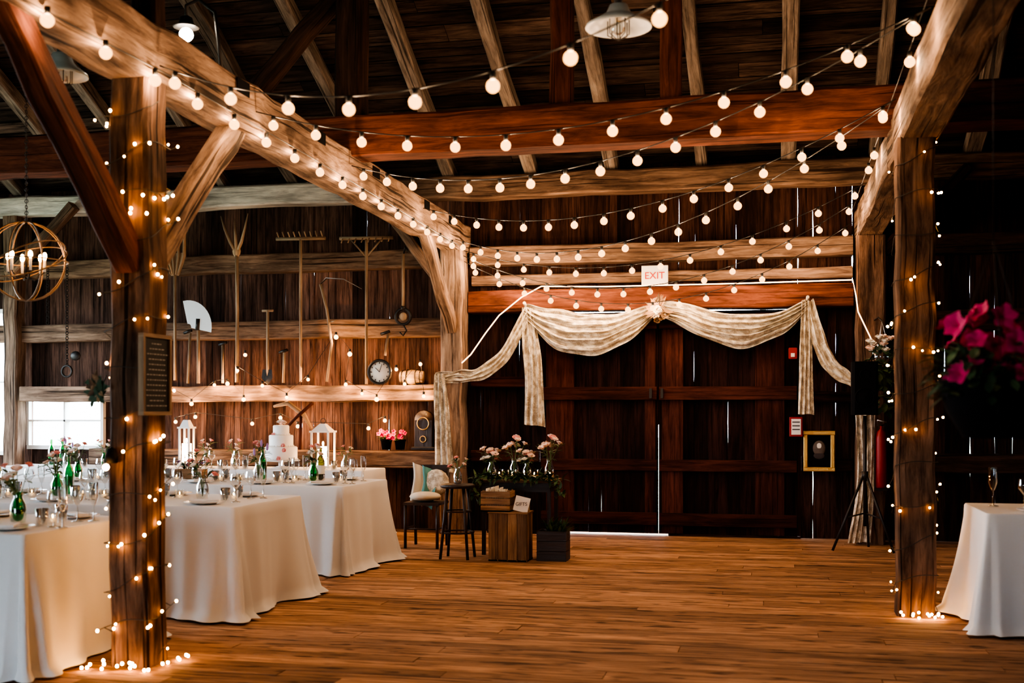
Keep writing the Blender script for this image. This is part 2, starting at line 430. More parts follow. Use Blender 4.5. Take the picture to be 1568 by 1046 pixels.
# ------------------------------------------------------------------ timber frame
def timber(name, p0, p1, w, h, k, up=(0, 0, 1), segs=None, jit=.009):
    b = MB(); L_ = (Vector(p1)-Vector(p0)).length
    b.beam(p0, p1, w, h, k, up=up, segs=segs or max(2, int(L_*4)), jit=jit, ch=.02); return b.done(name)
timber('timber_post', (-3.465, 5.915, 0), (-3.465, 5.915, 3.23), .23, .23, 'post', (0, 1, 0))
timber('timber_post', (.925, 8.525, 0), (.925, 8.525, 3.27), .25, .25, 'post', (0, 1, 0))
timber('timber_post', (-3.63, 13.05, 0), (-3.63, 13.05, 3.26), .26, .28, 'beam', (0, 1, 0))
timber('timber_post', (.965, 13.05, 0), (.965, 13.05, 3.26), .29, .28, 'post', (0, 1, 0))
timber('timber_post', (-9.47, 13.2, 0), (-9.47, 13.2, 3.9), .2, .2, 'girt', (0, 1, 0))
b = MB()
b.beam((-3.26, -3.2, 3.38), (-3.635, 13.3, 3.40), .27, .32, 'beam', segs=60, jit=.009, ch=.018)
for yy in (7.0, 8.4, 9.75, 11.4, 12.3):
    xx = -3.26 - .0227*(yy+3.2) + .137
    b.box(xx, xx+.006, yy-.09, yy+.09, 3.44, 3.53, 'black')
b.done('timber_beam')
timber('timber_beam', (.93, -3.2, 3.42), (.965, 13.3, 3.42), .27, .32, 'beam')
timber('tie_beam', (XL, 9.25, 3.66), (XR, 9.25, 3.66), .3, .33, 'red', jit=.005)
timber('timber_brace', (-3.467, 6.0, 2.22), (-3.49, 7.2, 3.33), .13, .17, 'beam')
timber('timber_brace', (-3.463, 5.83, 2.22), (-3.43, 4.65, 3.33), .13, .17, 'red')
timber('timber_brace', (-3.62, 12.95, 2.35), (-3.6, 11.75, 3.33), .12, .15, 'beam')
timber('timber_brace', (-3.74, 13.02, 2.85), (-4.55, 13.02, 3.9), .14, .12, 'girt')
timber('timber_brace', (-9.4, 13.02, 3.1), (-8.5, 13.02, 3.95), .14, .12, 'girt')
timber('timber_brace', (1.1, 13.02, 3.1), (1.95, 13.02, 3.95), .14, .12, 'darkt')
timber('roof_strut', (-3.45, 9.25, 3.8), (-3.45, 9.25, 6.1), .22, .22, 'darkt', (0, 1, 0))
timber('roof_strut', (-1.68, 9.25, 3.8), (-1.68, 9.25, 6.1), .17, .17, 'red', (0, 1, 0))
timber('roof_strut', (-.81, 9.25, 3.8), (-.81, 9.25, 6.1), .17, .17, 'red', (0, 1, 0))
timber('roof_strut', (1.3, 9.25, 3.8), (1.3, 9.25, 6.1), .2, .2, 'darkt', (0, 1, 0))
timber('timber_brace', (-4.6, 9.25, 3.8), (-3.5, 9.25, 4.95), .15, .15, 'darkt')
timber('roof_strut', (-3.42, 5.95, 3.5), (-3.42, 5.95, 7.6), .15, .15, 'darkt', (0, 1, 0))

# ------------------------------------------------------------------ barn doors
def barn_door(x0, x1, stiles):
    b = MB(); x = x0; z0 = .02
    while x < x1 - .01:
        w = min(U(.14, .24), x1-x)
        if x1-(x+w) < .08: w = x1-x
        b.beam((x+w/2, 13.36+U(-.006, .006), z0), (x+w/2, 13.36+U(-.006, .006), 2.53), w, .025, 'door', up=(0, 1, 0), segs=8, wjit=.005, wprob=.05); x += w
    for (a, c) in stiles: b.box(a, c, 13.30, 13.345, z0+.01, 2.5, 'doorred', ch=.004)
    for (a, c) in ((.12, .26), (.73, .86), (1.53, 1.68), (2.33, 2.48)): b.box(x0+.01, x1-.01, 13.265, 13.30, a, c, 'doorred', ch=.004)
    b.box(x1-.09 if x0 < -2 else x0+.03, x1-.06 if x0 < -2 else x0+.06, 13.23, 13.262, 1.55, 1.66, 'iron')
    return b
barn_door(-2.66, -1.313, [(-2.60, -2.27), (-1.46, -1.34)]).done('door_1')
b = barn_door(-1.307, .22, [(-1.27, -1.03), (-.24, .08)])
b.box(-1.34, -1.28, 13.385, 13.41, 1.25, 2.53, 'doorred')
b.done('door_2')
b = MB(); b.box(-1.2, .25, 13.34, 13.44, .0, .02, 'darkt'); b.done('door_sill')

# ------------------------------------------------------------------ drapery
def ribbon(b, top, bot, nf, amp, y0, y1, ni=60, nj=56, k='lace', ybul=.0):
    P = []
    for i in range(ni + 1):
        t = i / ni; A = interp([(a[0], 0, a[1]) for a in top], t); B = interp([(a[0], 0, a[1]) for a in bot], t)
        yy = y0 + (y1-y0)*t; wid = (A-B).length; row = []
        for j in range(nj + 1):
            q = j / nj; p = A.lerp(B, q); a_ = amp * (.45 + min(1, wid/.3)*.55)
            w_ = .5+.5*math.sin(q*nf*2*math.pi + .9*math.sin(t*7+q*3)); w_ = w_**1.6
            p.y = yy - .02 - a_*w_ - a_*.25*math.sin(q*nf*4.7*math.pi+t*9) - ybul*math.sin(math.pi*q)*math.sin(math.pi*t)
            p.z += .008*math.sin(t*23+q*5)
            row.append(p)
        P.append(row)
    b.grid(P, k)
b = MB()
ribbon(b, [(-2.80, 2.62), (-2.39, 2.55), (-1.86, 2.49), (-1.29, 2.60)], [(-2.81, 2.46), (-2.46, 2.12), (-2.03, 2.03), (-1.64, 2.17), (-1.30, 2.47)], 5, .06, 13.12, 13.12, ybul=.05)
ribbon(b, [(-1.28, 2.60), (-1.10, 2.62), (-.77, 2.53), (-.35, 2.46), (.07, 2.5), (.32, 2.62)], [(-1.28, 2.47), (-.90, 2.27), (-.42, 2.09), (.02, 2.22), (.32, 2.47)], 5, .06, 13.12, 13.12, ybul=.05)
ribbon(b, [(-3.79, 1.84), (-3.55, 1.87), (-3.33, 1.90), (-3.06, 2.12), (-2.78, 2.62)], [(-3.79, 1.70), (-3.55, 1.73), (-3.28, 1.76), (-3.0, 1.95), (-2.74, 2.42)], 3, .045, 12.88, 13.1)
ribbon(b, [(-3.80, 1.82), (-3.805, 1.5), (-3.80, 1.1), (-3.79, .72)], [(-3.68, 1.84), (-3.64, 1.5), (-3.60, 1.1), (-3.55, .70)], 3, .05, 12.88, 12.88)
ribbon(b, [(-2.83, 2.58), (-2.82, 2.1), (-2.80, 1.7), (-2.80, 1.26)], [(-2.70, 2.58), (-2.62, 2.1), (-2.58, 1.7), (-2.56, 1.22)], 3, .05, 13.1, 13.1)
ribbon(b, [(.26, 2.6), (.235, 2.1), (.23, 1.75), (.22, 1.38)], [(.36, 2.6), (.37, 2.1), (.375, 1.75), (.39, 1.36)], 3, .05, 13.1, 13.1)
ribbon(b, [(.38, 2.62), (.49, 2.25), (.6, 1.98), (.78, 1.80)], [(.30, 2.52), (.38, 2.1), (.52, 1.82), (.77, 1.66)], 2, .045, 13.1, 13.06)
for (x, z) in ((-2.79, 2.6), (.32, 2.6)):
    b.tube([(x, 13.14, z), (x, 13.06, z+.01), (x, 13.0, z+.03)], .018, 'lace', 8)
for _ in range(30):
    a = U(0, 6.28); r = U(0, .1); c = (-1.28 + r*math.cos(a), 12.98 + U(-.03, .03), 2.52 + r*math.sin(a)*1.3)
    b.rose(c, U(.035, .055), random.choice(['cream', 'crate', 'tool', 'blush']), (math.cos(a)*.6, -1, math.sin(a)*.6))
for _ in range(18):
    a = U(0, 6.28); b.leafq((-1.28, 12.98, 2.52), (math.cos(a), -.4, math.sin(a)), (0, -1, 0), U(.12, .19), .04, 'crate')
b.done('lace_drapery')
b = MB()
ribbon(b, [(.80, 1.36), (.82, .9), (.80, .5), (.72, .03)], [(1.0, 1.38), (.99, .9), (.98, .5), (.95, .03)], 4, .05, 12.86, 12.82)
b.done('lace_curtain')

b = MB(); pts = [(-3.47, 12.82, 1.95), (-3.41, 12.98, 2.05), (-3.26, 13.08, 2.30), (-3.10, 13.08, 2.50), (-2.84, 13.08, 2.70), (-2.61, 13.08, 2.82), (-1.9, 13.08, 2.80), (-1.35, 13.08, 2.80), (-.4, 13.08, 2.80), (.79, 13.08, 2.81), (.81, 12.88, 2.62), (.83, 12.86, 2.45), (.99, 12.86, 2.10)]
b.tube(pts, .007, 'rope', 6); b.done('rope_light')

# ------------------------------------------------------------------ string lights
def bulb(b, p, r=.032, k='bulb', n=12):
    p = Vector(p)
    b.tube([p, p - Vector((0, 0, .035))], .014, 'wire', 6)
    c = p - Vector((0, 0, .035 + r*.9))
    b.ball(c, r, k, n, 8); b.lights.append((c, FB if k == 'bulb' else FW))
def strand(b, p0, p1, sag, nb, start=.03, end=.98):
    p0 = Vector(p0); p1 = Vector(p1)
    f = lambda t: p0.lerp(p1, t) - Vector((0, 0, 4*sag*t*(1-t)))
    b.tube([f(i/24) for i in range(25)], .004, 'wire', 4)
    for i in range(nb): bulb(b, f(start + (end-start)*i/(nb-1)) + Vector((U(-.01, .01), U(-.01, .01), 0)))
b = MB()
PR = lambda y, z: (.785, y, z)
strand(b, (-3.31, 5.88, 3.30), PR(4.3, 3.62), .55, 11)
strand(b, (-3.36, 7.2, 3.38), PR(6.5, 3.52), .38, 13)
strand(b, (-3.38, 9.05, 3.40), PR(6.5, 3.52), .42, 16)
strand(b, (-3.43, 11.2, 3.42), PR(8.35, 3.52), .40, 16)
strand(b, (-3.46, 12.5, 3.30), PR(8.35, 3.52), .50, 17)
strand(b, (-3.46, 12.85, 3.22), PR(11.4, 3.52), .44, 14)
strand(b, (-3.46, 12.85, 3.16), PR(12.1, 3.50), .60, 15)
strand(b, (-3.46, 12.88, 3.10), PR(12.85, 3.40), .66, 15)
b.tube([(-3.24, 2.5, 3.2), (-3.28, 5.0, 3.24), (-3.30, 5.88, 3.27), (-3.34, 8, 3.27), (-3.45, 12.85, 3.24)], .004, 'wire', 4)
yy = 4.3
while yy < 12.8:
    bulb(b, (-3.26 - .0227*(yy+3.2) + .17, yy, 3.26)); yy += .5
b.tube([(.775, 4.3, 3.6), (.775, 13, 3.52)], .004, 'wire', 4)
for yy in (7.3, 9.9, 10.5): bulb(b, (.765, yy, 3.53))
b.done('string_lights')

b = MB(); wl = [(-7.28, 1.72), (-6.89, 1.52), (-6.59, 1.74), (-6.42, 1.76), (-6.21, 1.57), (-6.19, 2.10), (-6.29, 1.91), (-5.97, 1.73), (-5.66, 1.59), (-5.39, 1.80), (-5.04, 2.30), (-4.87, 2.10), (-4.92, 1.74), (-4.72, 1.63), (-4.54, 1.57), (-4.30, 1.91), (-4.2, 1.74), (-4.01, 1.97), (-3.97, 1.60)]
b.tube([(x, 12.98, z+.03) for x, z in wl], .003, 'wire', 4)
for x, z in wl: bulb(b, (x, 12.98, z+.03), U(.018, .028), 'wallbulb')
wl2 = [(-7.1, 1.30), (-6.84, 1.36), (-6.10, 1.28), (-5.74, 1.35), (-5.52, 1.25), (-4.64, 1.23), (-4.44, 1.32)]
b.tube([(x, 12.98, z+.03) for x, z in wl2], .003, 'wire', 4)
for x, z in wl2: bulb(b, (x, 12.98, z+.03), .022, 'wallbulb')
b.done('string_lights')

def fairy(cx, cy, hw, z0, z1, turns, per, name, extra):
    b = MB(); pts = []; n = int(turns*24)
    for i in range(n+1):
        t = i/n; a = t*turns*2*math.pi; c, s_ = math.cos(a), math.sin(a); m = max(abs(c), abs(s_)); rr = hw + .014
        pts.append(Vector((cx + c/m*rr, cy + s_/m*rr, z0 + (z1-z0)*t + .03*math.sin(a*1.7))))
    b.tube(pts, .0028, 'wire', 4)
    for i in sorted(random.sample(range(n), n//per)):
        p = pts[i]; o = (p - Vector((cx, cy, p.z))).normalized()
        q = p + o*U(.008, .035) + Vector((U(-.02, .02), U(-.02, .02), U(-.05, .04)))
        b.tube([p, q], .002, 'wire', 4); b.ball(q, U(.006, .0095), 'fairy', 6, 4)
    for (dx, dy, dz) in extra: b.ball((cx+dx, cy+dy, dz), .009, 'fairy', 6, 4)
    b.done(name)
ex = [(U(-.2, .2), -U(.16, .24), U(.012, .05)) for _ in range(14)] + [(U(.13, .25), U(-.15, .15), U(.012, .04)) for _ in range(6)]
fairy(-3.465, 5.915, .115, .06, 3.1, 13, 3, 'fairy_lights', ex + [(U(-.14, .15), -.15, U(2.42, 2.52)) for _ in range(8)])
ex = [(U(-.2, .2), -U(.16, .24), U(.012, .05)) for _ in range(12)]
fairy(.925, 8.525, .125, .06, 3.2, 12, 4, 'fairy_lights', ex)

# ------------------------------------------------------------------ tables
def table(name, x0, x1, y0, y1, z=.76, flare=.03):
    b = MB(); path = []; r = .03
    cs = [(x1-r, y0+r, -90), (x1-r, y1-r, 0), (x0+r, y1-r, 90), (x0+r, y0+r, 180)]
    for ci, (cx, cy, a0) in enumerate(cs):
        for i in range(9):
            a = math.radians(a0 + 90*i/8); path.append((Vector((cx+r*math.cos(a), cy+r*math.sin(a), 0)), Vector((math.cos(a), math.sin(a), 0)), math.exp(-((i-4)/2.2)**2)))
        nx = cs[(ci+1) % 4]; a = math.radians(a0+90); nrm = Vector((math.cos(a), math.sin(a), 0))
        pa = Vector((cx+r*nrm.x, cy+r*nrm.y, 0)); pb = Vector((nx[0]+r*nrm.x, nx[1]+r*nrm.y, 0)); n = int((pb-pa).length/.025)
        for i in range(1, n):
            q = pa.lerp(pb, i/n); dd = min(i/n, 1-i/n)*(pb-pa).length
            path.append((q, nrm, math.exp(-(dd/.14)**2)*.75 if dd < .6 else 0))
    ph = [U(0, 6) for _ in range(4)]; s_ = 0; prev = path[0][0]; K = 18
    cols = []
    for (p, nrm, cn) in path:
        s_ += (p-prev).length; prev = p
        w1 = math.sin(s_*9.5+ph[0]+1.6*math.sin(s_*2.3+ph[1])); w1 = math.copysign(abs(w1)**.7, w1)
        fold = w1*.9 + math.sin(s_*23+ph[2]+math.sin(s_*5))*.4 + math.sin(s_*4.1+ph[3])*.4
        col = []
        for kk in range(K+1):
            t = kk/K; off = flare*t + .046*fold*t**1.05*(1+.3*math.sin(s_*3+t*4)) + .095*cn*t**1.3 + (.03*(1+fold*.5) if kk == K else 0)
            zz = z*(1-t) + (.008 + .004*(1.5+fold)) * t
            if kk == 0: off = -.004; zz = z
            if kk == 1: t = .02; off = .004; zz = z-.012
            col.append(p + nrm*off + Vector((0, 0, max(.004, zz))))
        cols.append(col)
    b.grid(cols, 'cloth', ci=True)
    base = len(b.v)
    for c in cols: b.v.append(c[0])
    b.face(list(range(base, base+len(cols))), [(c[0].x, c[0].y) for c in cols], 'cloth', .5, False)
    for (lx, ly) in ((x0+.1, y0+.1), (x1-.1, y0+.1), (x0+.1, y1-.1), (x1-.1, y1-.1)): b.tube([(lx, ly, 0), (lx, ly, z-.03)], .02, 'iron', 8)
    return b.done(name)
table('banquet_table', -6.9, -3.82, 5.4, 6.5)
table('banquet_table', -7.0, -3.54, 7.25, 8.4)
table('banquet_table', -7.0, -3.60, 9.45, 10.6)
table('banquet_table', -8.9, -4.35, 12.0, 12.75)
table('banquet_table', 1.28, 3.6, 7.85, 8.75)

def m_wine(h=.2, br=.04):
    b = MB(); b.lathe([(.001, 0), (.034, .001), (.034, .004), (.006, .009), (.004, h*.45), (.012, h*.5), (br, h*.68), (br*.98, h*.8), (br*.82, h)], (0, 0, 0), 'glass', 16); return b.mesh('wine_glass')
def m_flute():
    b = MB(); b.lathe([(.001, 0), (.032, .001), (.032, .004), (.005, .009), (.004, .09), (.012, .1), (.027, .14), (.026, .23)], (0, 0, 0), 'glass', 14); return b.mesh('champagne_flute')
def m_tumbler():
    b = MB(); b.lathe([(.001, 0), (.03, 0), (.036, .1), (.034, .1), (.028, .008), (.001, .008)], (0, 0, 0), 'glass', 14); return b.mesh('tumbler')
def m_plate():
    b = MB(); b.lathe([(.001, .004), (.08, .004), (.1, .012), (.135, .018), (.135, .021), (.1, .017), (.08, .01), (.001, .01)], (0, 0, 0), 'china', 24)
    b.beam((-.10, 0, .027), (.10, 0, .027), .08, .012, 'cloth', ch=.003); return b.mesh('dinner_plate')
def m_bottle(k):
    b = MB(); b.lathe([(.001, 0), (.036, .002), (.038, .02), (.038, .17), (.03, .2), (.014, .235), (.013, .29), (.016, .292), (.016, .305), (.001, .305)], (0, 0, 0), k, 14)
    b.lathe([(.0385, .06), (.0385, .14)], (0, 0, 0), 'paper' if k == 'dglass' else k, 14); return b.mesh('bottle')
def m_candle():
    b = MB(); b.lathe([(.001, 0), (.028, 0), (.033, .07)], (0, 0, 0), 'glass', 12)
    b.lathe([(.001, .01), (.022, .01), (.022, .03), (.001, .03)], (0, 0, 0), 'wax', 10); b.ball((0, 0, .043), .007, 'flame', 6, 5, (.7, .7, 1.6)); return b.mesh('votive_candle')
def m_vase(kind, nf=7, hh=.29, fr=(.022, .036)):
    b = MB(); k = 'green' if kind == 'g' else 'glass'
    b.lathe([(.001, 0), (.035, 0), (.042, .03), (.04, .09), (.022, .13), (.026, .16)], (0, 0, 0), k, 14)
    b.lathe([(.001, .005), (.037, .01), (.038, .07), (.001, .07)], (0, 0, 0), k, 12)
    for i in range(nf):
        a = U(0, 6.28); r = U(.02, .09); top = Vector((r*math.cos(a), r*math.sin(a), U(hh-.1, hh+.03))); mid = Vector((r*.2*math.cos(a), r*.2*math.sin(a), .14))
        b.tube([(0, 0, .02), mid, top], .0025, 'leaf', 4)
        if kind == 'l' and i % 2: b.ball(top, .012, 'lav', 6, 5, (1, 1, 2.8))
        else: b.rose(top, U(*fr), random.choice(['pink', 'blush', 'petw', 'blush'] + (['lav'] if kind == 'l' else [])), (math.cos(a)*.5, math.sin(a)*.5, 1))
        for _ in range(4): b.leafq(mid.lerp(top, U(.1, .8)), (math.cos(a+U(-1, 1)), math.sin(a+U(-1, 1)), U(-.1, .9)), (0, 0, 1), U(.05, .1), .022, random.choice(['leaf', 'leaf', 'leafd']))
    return b.mesh('flower_vase')
WG, WG2, FL, TB, PL_, CA = m_wine(), m_wine(.17, .036), m_flute(), m_tumbler(), m_plate(), m_candle()
BG, BD = m_bottle('green'), m_bottle('dglass')
VS = [m_vase('n'), m_vase('g'), m_vase('l'), m_vase('n', 5, .24)]
VB = [m_vase('n', 11, .27, (.03, .042)), m_vase('n', 8, .31, (.03, .045))]
zt = .761
def put(me, name, x, y, z=zt, sc=1): inst(me, name, (x, y, z), U(0, 6.28), sc)
def setting(x, y, s):
    put(PL_, 'dinner_plate', x, y); put(WG, 'wine_glass', x+.14, y+.2*s); put(TB, 'tumbler', x+.05, y+.22*s)
    if R() < .6: put(FL, 'champagne_flute', x+.22, y+.16*s)
for (y0, y1, xs) in ((5.4, 6.5, (-4.05, -4.6, -5.15)), (7.25, 8.4, (-3.86, -4.45, -5.05, -5.7, -6.3)), (9.45, 10.6, (-3.88, -4.45, -5.05, -5.65, -6.3))):
    for x in xs: setting(x, y0+.2, 1); setting(x-.05, y1-.2, -1)
    ym = (y0+y1)/2
    for i, x in enumerate(xs):
        put(VS[(i + int(y0)) % 4], 'flower_vase', x-.22, ym+U(-.04, .04), sc=1.1)
        put(CA, 'votive_candle', x+.02, ym+U(-.05, .05)); put(CA, 'votive_candle', x-.40, ym+U(-.05, .05))
for (k, x, y) in ((BG, -4.70, 8.08), (BG, -5.32, 8.08), (BD, -4.14, 10.27), (BG, -4.72, 10.27), (BG, -5.90, 10.27), (BG, -5.95, 8.08), (BG, -4.85, 6.18)):
    put(k, 'wine_bottle', x, y)
put(FL, 'champagne_flute', 1.42, 8.45, sc=1.15); put(WG, 'wine_glass', 1.58, 8.25, sc=1.0); put(PL_, 'dinner_plate', 1.62, 8.0); put(CA, 'votive_candle', 1.75, 8.35)
put(PL_, 'dinner_plate', 2.2, 8.05); put(VS[0], 'flower_vase', 2.3, 8.4)

b = MB(); cx, cy, z0 = -5.43, 12.3, .762
b.lathe([(.001, 0), (.12, 0), (.1, .012), (.03, .03), (.03, .07), (.21, .085), (.21, .095), (.001, .095)], (cx, cy, z0), 'china', 28)
z = z0+.096
for (r, h) in ((.18, .15), (.135, .13), (.09, .11)):
    b.lathe([(.001, z), (r, z), (r+.004, z+.01), (r, z+.02), (r, z+h-.01), (r-.01, z+h), (.001, z+h)], (cx, cy, 0), 'icing', 32)
    for i in range(int(r*190)): a = i/int(r*190)*2*math.pi; b.ball((cx+math.cos(a)*(r+.003), cy+math.sin(a)*(r+.003), z+.008), .009, 'icing', 6, 4)
    z += h
for _ in range(9):
    a = U(0, 6.28); b.rose((cx+.04*math.cos(a), cy+.04*math.sin(a), z+U(.01, .05)), .032, random.choice(['blush', 'pink', 'petw']))
for (dx, dz, rr) in ((.08, .19, .13), (.11, .14, .17), (-.05, .31, .09), (.05, .05, .18)): b.rose((cx+dx, cy-rr, z0+.09+dz-.02), .028, random.choice(['blush', 'pink']), (0, -1, .2))
b.done('wedding_cake')
b = MB(); b.box(-5.60, -5.32, 10.22, 10.34, zt, zt+.09, 'crate', ch=.004)
for _ in range(26): b.rose((U(-5.58, -5.34), U(10.22, 10.34), zt+U(.1, .17)), U(.02, .03), random.choice(['pink', 'petw', 'lav', 'blush']))
for _ in range(30): b.leafq((U(-5.56, -5.36), 10.28, zt+.09), (U(-.6, .6), U(-.6, .5), U(.3, 1)), (0, 0, 1), .08, .03, 'leafd')
b.done('flower_box')

# ------------------------------------------------------------------ gift corner
b = MB()
cx, cy = -2.98, 10.85
b.lathe([(.001, .67), (.15, .67), (.165, .68), (.165, .70), (.15, .71), (.001, .71)], (cx, cy, 0), 'furn', 24)
for a in (45, 135, 225, 315):
    c, s_ = math.cos(math.radians(a)), math.sin(math.radians(a)); b.tube([(cx+.11*c, cy+.11*s_, .68), (cx+.19*c, cy+.19*s_, 0)], [.016, .014], 'furn', 8)
b.ring((cx, cy, .25), .155, .009, 'furn'); b.ring((cx, cy, .45), .13, .008, 'furn'); b.done('bar_stool')
b = MB()
b.box(-2.86, -2.10, 11.12, 11.6, .71, .735, 'crate', ch=.005); b.box(-2.82, -2.14, 11.15, 11.57, .62, .71, 'furn')
for x in (-2.82, -2.17):
    for y in (11.16, 11.53): b.box(x, x+.035, y, y+.035, 0, .64, 'furn')
b.box(-2.8, -2.15, 11.3, 11.33, .2, .23, 'furn'); b.done('side_table')
b = MB()
for i in range(320):
    t = R(); x = -2.88 + t*.9; sag = .0 if .08 < t < .9 else -.2*R()
    zz = .757 + sag + U(0, .03); yv = 11.07 + U(-.03, .02)
    b.leafq((x, yv, zz), (U(-1, 1), U(-1, .1), U(-.5, .7)), (0, 0, 1), U(.05, .1), .03, random.choice(['leaf', 'leafd']))
b.tube([(-2.92, 11.07, .6), (-2.88, 11.07, .73), (-2.8, 11.08, .755), (-2.4, 11.08, .755), (-2.08, 11.08, .73), (-2.0, 11.08, .58)], .006, 'leafd', 5)
b.done('eucalyptus_garland')
for j, (x, y, s_) in enumerate(((-2.76, 11.32, 1.12), (-2.56, 11.46, 1.2), (-2.40, 11.32, 1.05), (-2.20, 11.44, 1.22))):
    put(VB[j % 2], 'flower_vase', x, y, .737, s_)
put(VS[3], 'flower_vase', -2.98, 10.85, .711, 1.0)
for (x, y) in ((-2.52, 11.18), (-2.30, 11.18), (-2.65, 11.18), (-2.15, 11.2)): put(CA, 'votive_candle', x, y, .737, 1.4)
def crate(x0, x1, y0, y1, z0, z1, vert, k='crate'):
    b = MB(); t = .014
    n = 4
    if vert:
        for i in range(n):
            a = x0 + (x1-x0)*i/n; c = x0 + (x1-x0)*(i+1)/n - .006
            b.box(a, c, y0, y0+t, z0, z1, k); b.box(a, c, y1-t, y1, z0, z1, k)
        for i in range(3):
            a = y0+t + (y1-y0-2*t)*i/3; c = a + (y1-y0-2*t)/3 - .006
            b.box(x0, x0+t, a, c, z0, z1, k); b.box(x1-t, x1, a, c, z0, z1, k)
        b.box(x0-.006, x1+.006, y0-.006, y1+.006, z1, z1+t, k); b.box(x0, x1, y0, y1, z0, z0+t, k)
    else:
        n = 3
        for i in range(n):
            a = z0 + (z1-z0)*i/n; c = z0 + (z1-z0)*(i+1)/n - .01
            b.box(x0, x1, y0, y0+t, a, c, k); b.box(x0, x1, y1-t, y1, a, c, k); b.box(x0, x0+t, y0+t, y1-t, a, c, k); b.box(x1-t, x1, y0+t, y1-t, a, c, k)
        b.box(x0, x1, y0, y1, z0, z0+t, k)
        for (x, y) in ((x0+t, y0+t), (x1-2*t, y0+t), (x0+t, y1-2*t), (x1-2*t, y1-2*t)): b.box(x, x+t, y, y+t, z0, z1, k)
    return b
crate(-2.64, -2.27, 10.70, 10.97, 0, .445, True).done('wooden_crate')
b = crate(-2.72, -2.44, 10.72, 10.95, .46, .66, False)
for i in range(9): b.box(-2.68+i*.022, -2.675+i*.022, 10.76, 10.90, .48, .66+U(0, .04), 'paper')
b.done('card_crate')
b = MB(); b.beam((-2.35, 10.76, .464), (-2.32, 10.78, .60), .14, .01, 'paper', up=(0, 1, .2))
b.box(-2.40, -2.27, 10.82, 10.825, .462, .58, 'tool')
b2 = b.done('gift_sign')
cu = bpy.data.curves.new('gift_sign_text', 'FONT'); cu.body = 'GIFTS'; cu.size = .045; cu.extrude = .001; cu.align_x = 'CENTER'
to = bpy.data.objects.new('lettering', cu); scene.collection.objects.link(to); to.data.materials.append(M['ink']); to.location = (-2.335, 10.748, .52); to.rotation_euler = (math.radians(85), 0, 0); to.parent = b2
b = MB()
for (x0, x1, y0, y1) in ((-2.20, -1.92, 10.80, 10.815), (-2.20, -1.92, 11.01, 11.025), (-2.20, -2.185, 10.815, 11.01), (-1.935, -1.92, 10.815, 11.01)):
    for z in (0, .095, .19): b.box(x0, x1, y0, y1, z, z+.09, 'furn')
b.box(-2.18, -1.94, 10.82, 11.0, .01, .24, 'dirt')
for i in range(90): b.leafq((U(-2.12, -1.95), U(10.86, 10.98), .24), (U(-.4, 1), U(-1, .2), U(.3, 2)), (0, 0, 1), U(.08, .2), .03, random.choice(['leaf', 'leafd']))
b.done('planter_box')
b = MB(); x0, x1, y0, y1 = -3.74, -3.36, 11.5, 11.88
b.box(x0, x1, y0, y1, .44, .47, 'furn', ch=.006)
for (x, y, h) in ((x0+.02, y0+.02, .44), (x1-.02, y0+.02, .44)): b.tube([(x, y, 0), (x, y, h)], .016, 'furn', 8)
for x in (x0+.02, x1-.02): b.tube([(x, y1-.0, 0), (x, y1-.03, .45), (x, y1+.05, .84)], .016, 'furn', 8)
b.box(x0+.02, x1-.02, y1+.01, y1+.03, .76, .84, 'furn'); b.box(x0+.02, x1-.02, y1-.01, y1+.01, .6, .65, 'furn')
b.tube([(x0+.02, y0+.02, .2), (x1-.02, y0+.02, .2)], .009, 'furn', 6); b.tube([(x0+.02, y0+.02, .2), (x0+.02, y1-.02, .2)], .009, 'furn', 6); b.tube([(x1-.02, y0+.02, .2), (x1-.02, y1-.02, .2)], .009, 'furn', 6)
b.done('dining_chair')
b = MB(); b.ball((-3.55, 11.66, .525), .165, 'cream', 14, 8, (1, 1, .3)); b.ball((-3.47, 11.8, .66), .14, 'lace', 14, 8, (1, .35, 1)); b.done('cushion')
b = MB(); P = []
for i in range(13):
    t = i/12; P.append([(-3.74+.028*j+.025*math.sin(t*4), 11.83 - .025*math.sin(j*1.6) - .05*math.sin(t*2.5), .87-.40*t-.012*j) for j in range(6)])
b.grid(P, 'cream'); P = [[(p[0]+.11, p[1]-.015+.01*math.sin(p[2]*30), p[2]-.03) for p in row] for row in P]; b.grid(P, 'teal'); b.done('throw_blanket')

# ------------------------------------------------------------------ wall items
b = MB(); b.box(-1.47, -1.18, 13.06, 13.12, 2.81, 3.02, 'white', ch=.006)
ex_o = b.done('exit_sign')
cu = bpy.data.curves.new('exit_text', 'FONT'); cu.body = 'EXIT'; cu.size = .11; cu.extrude = .002; cu.align_x = 'CENTER'
to = bpy.data.objects.new('lettering', cu); scene.collection.objects.link(to); cu.materials.append(M['exitred']); to.location = (-1.325, 13.055, 2.87); to.rotation_euler = (math.radians(90), 0, 0); to.parent = ex_o
b = MB(); x0, x1, z0, z1, yf = .28, .61, .75, 1.19, 13.2
for (a, c, d, e) in ((x0, x1, z0, z0+.045), (x0, x1, z1-.045, z1), (x0, x0+.045, z0+.045, z1-.045), (x1-.045, x1, z0+.045, z1-.045)): b.box(a, c, yf-.03, yf+.02, d, e, 'gold', ch=.008)
b.box(x0+.04, x1-.04, yf, yf+.015, z0+.04, z1-.04, 'black'); b.ball(((x0+x1)/2, yf, 1.0), .085, 'photo', 16, 8, (.8, .08, 1)); b.ball(((x0+x1)/2, yf-.004, 1.02), .04, 'paper', 12, 8, (.8, .08, 1)); b.ball(((x0+x1)/2, yf-.002, .92), .06, 'ink', 12, 8, (1, .08, .6))
b.done('picture_frame')
b = MB(); b.box(.12, .21, 13.05, 13.2, 1.97, 2.09, 'redp', ch=.008); b.box(.145, .185, 13.04, 13.05, 1.99, 2.03, 'white'); b.done('fire_alarm_box')
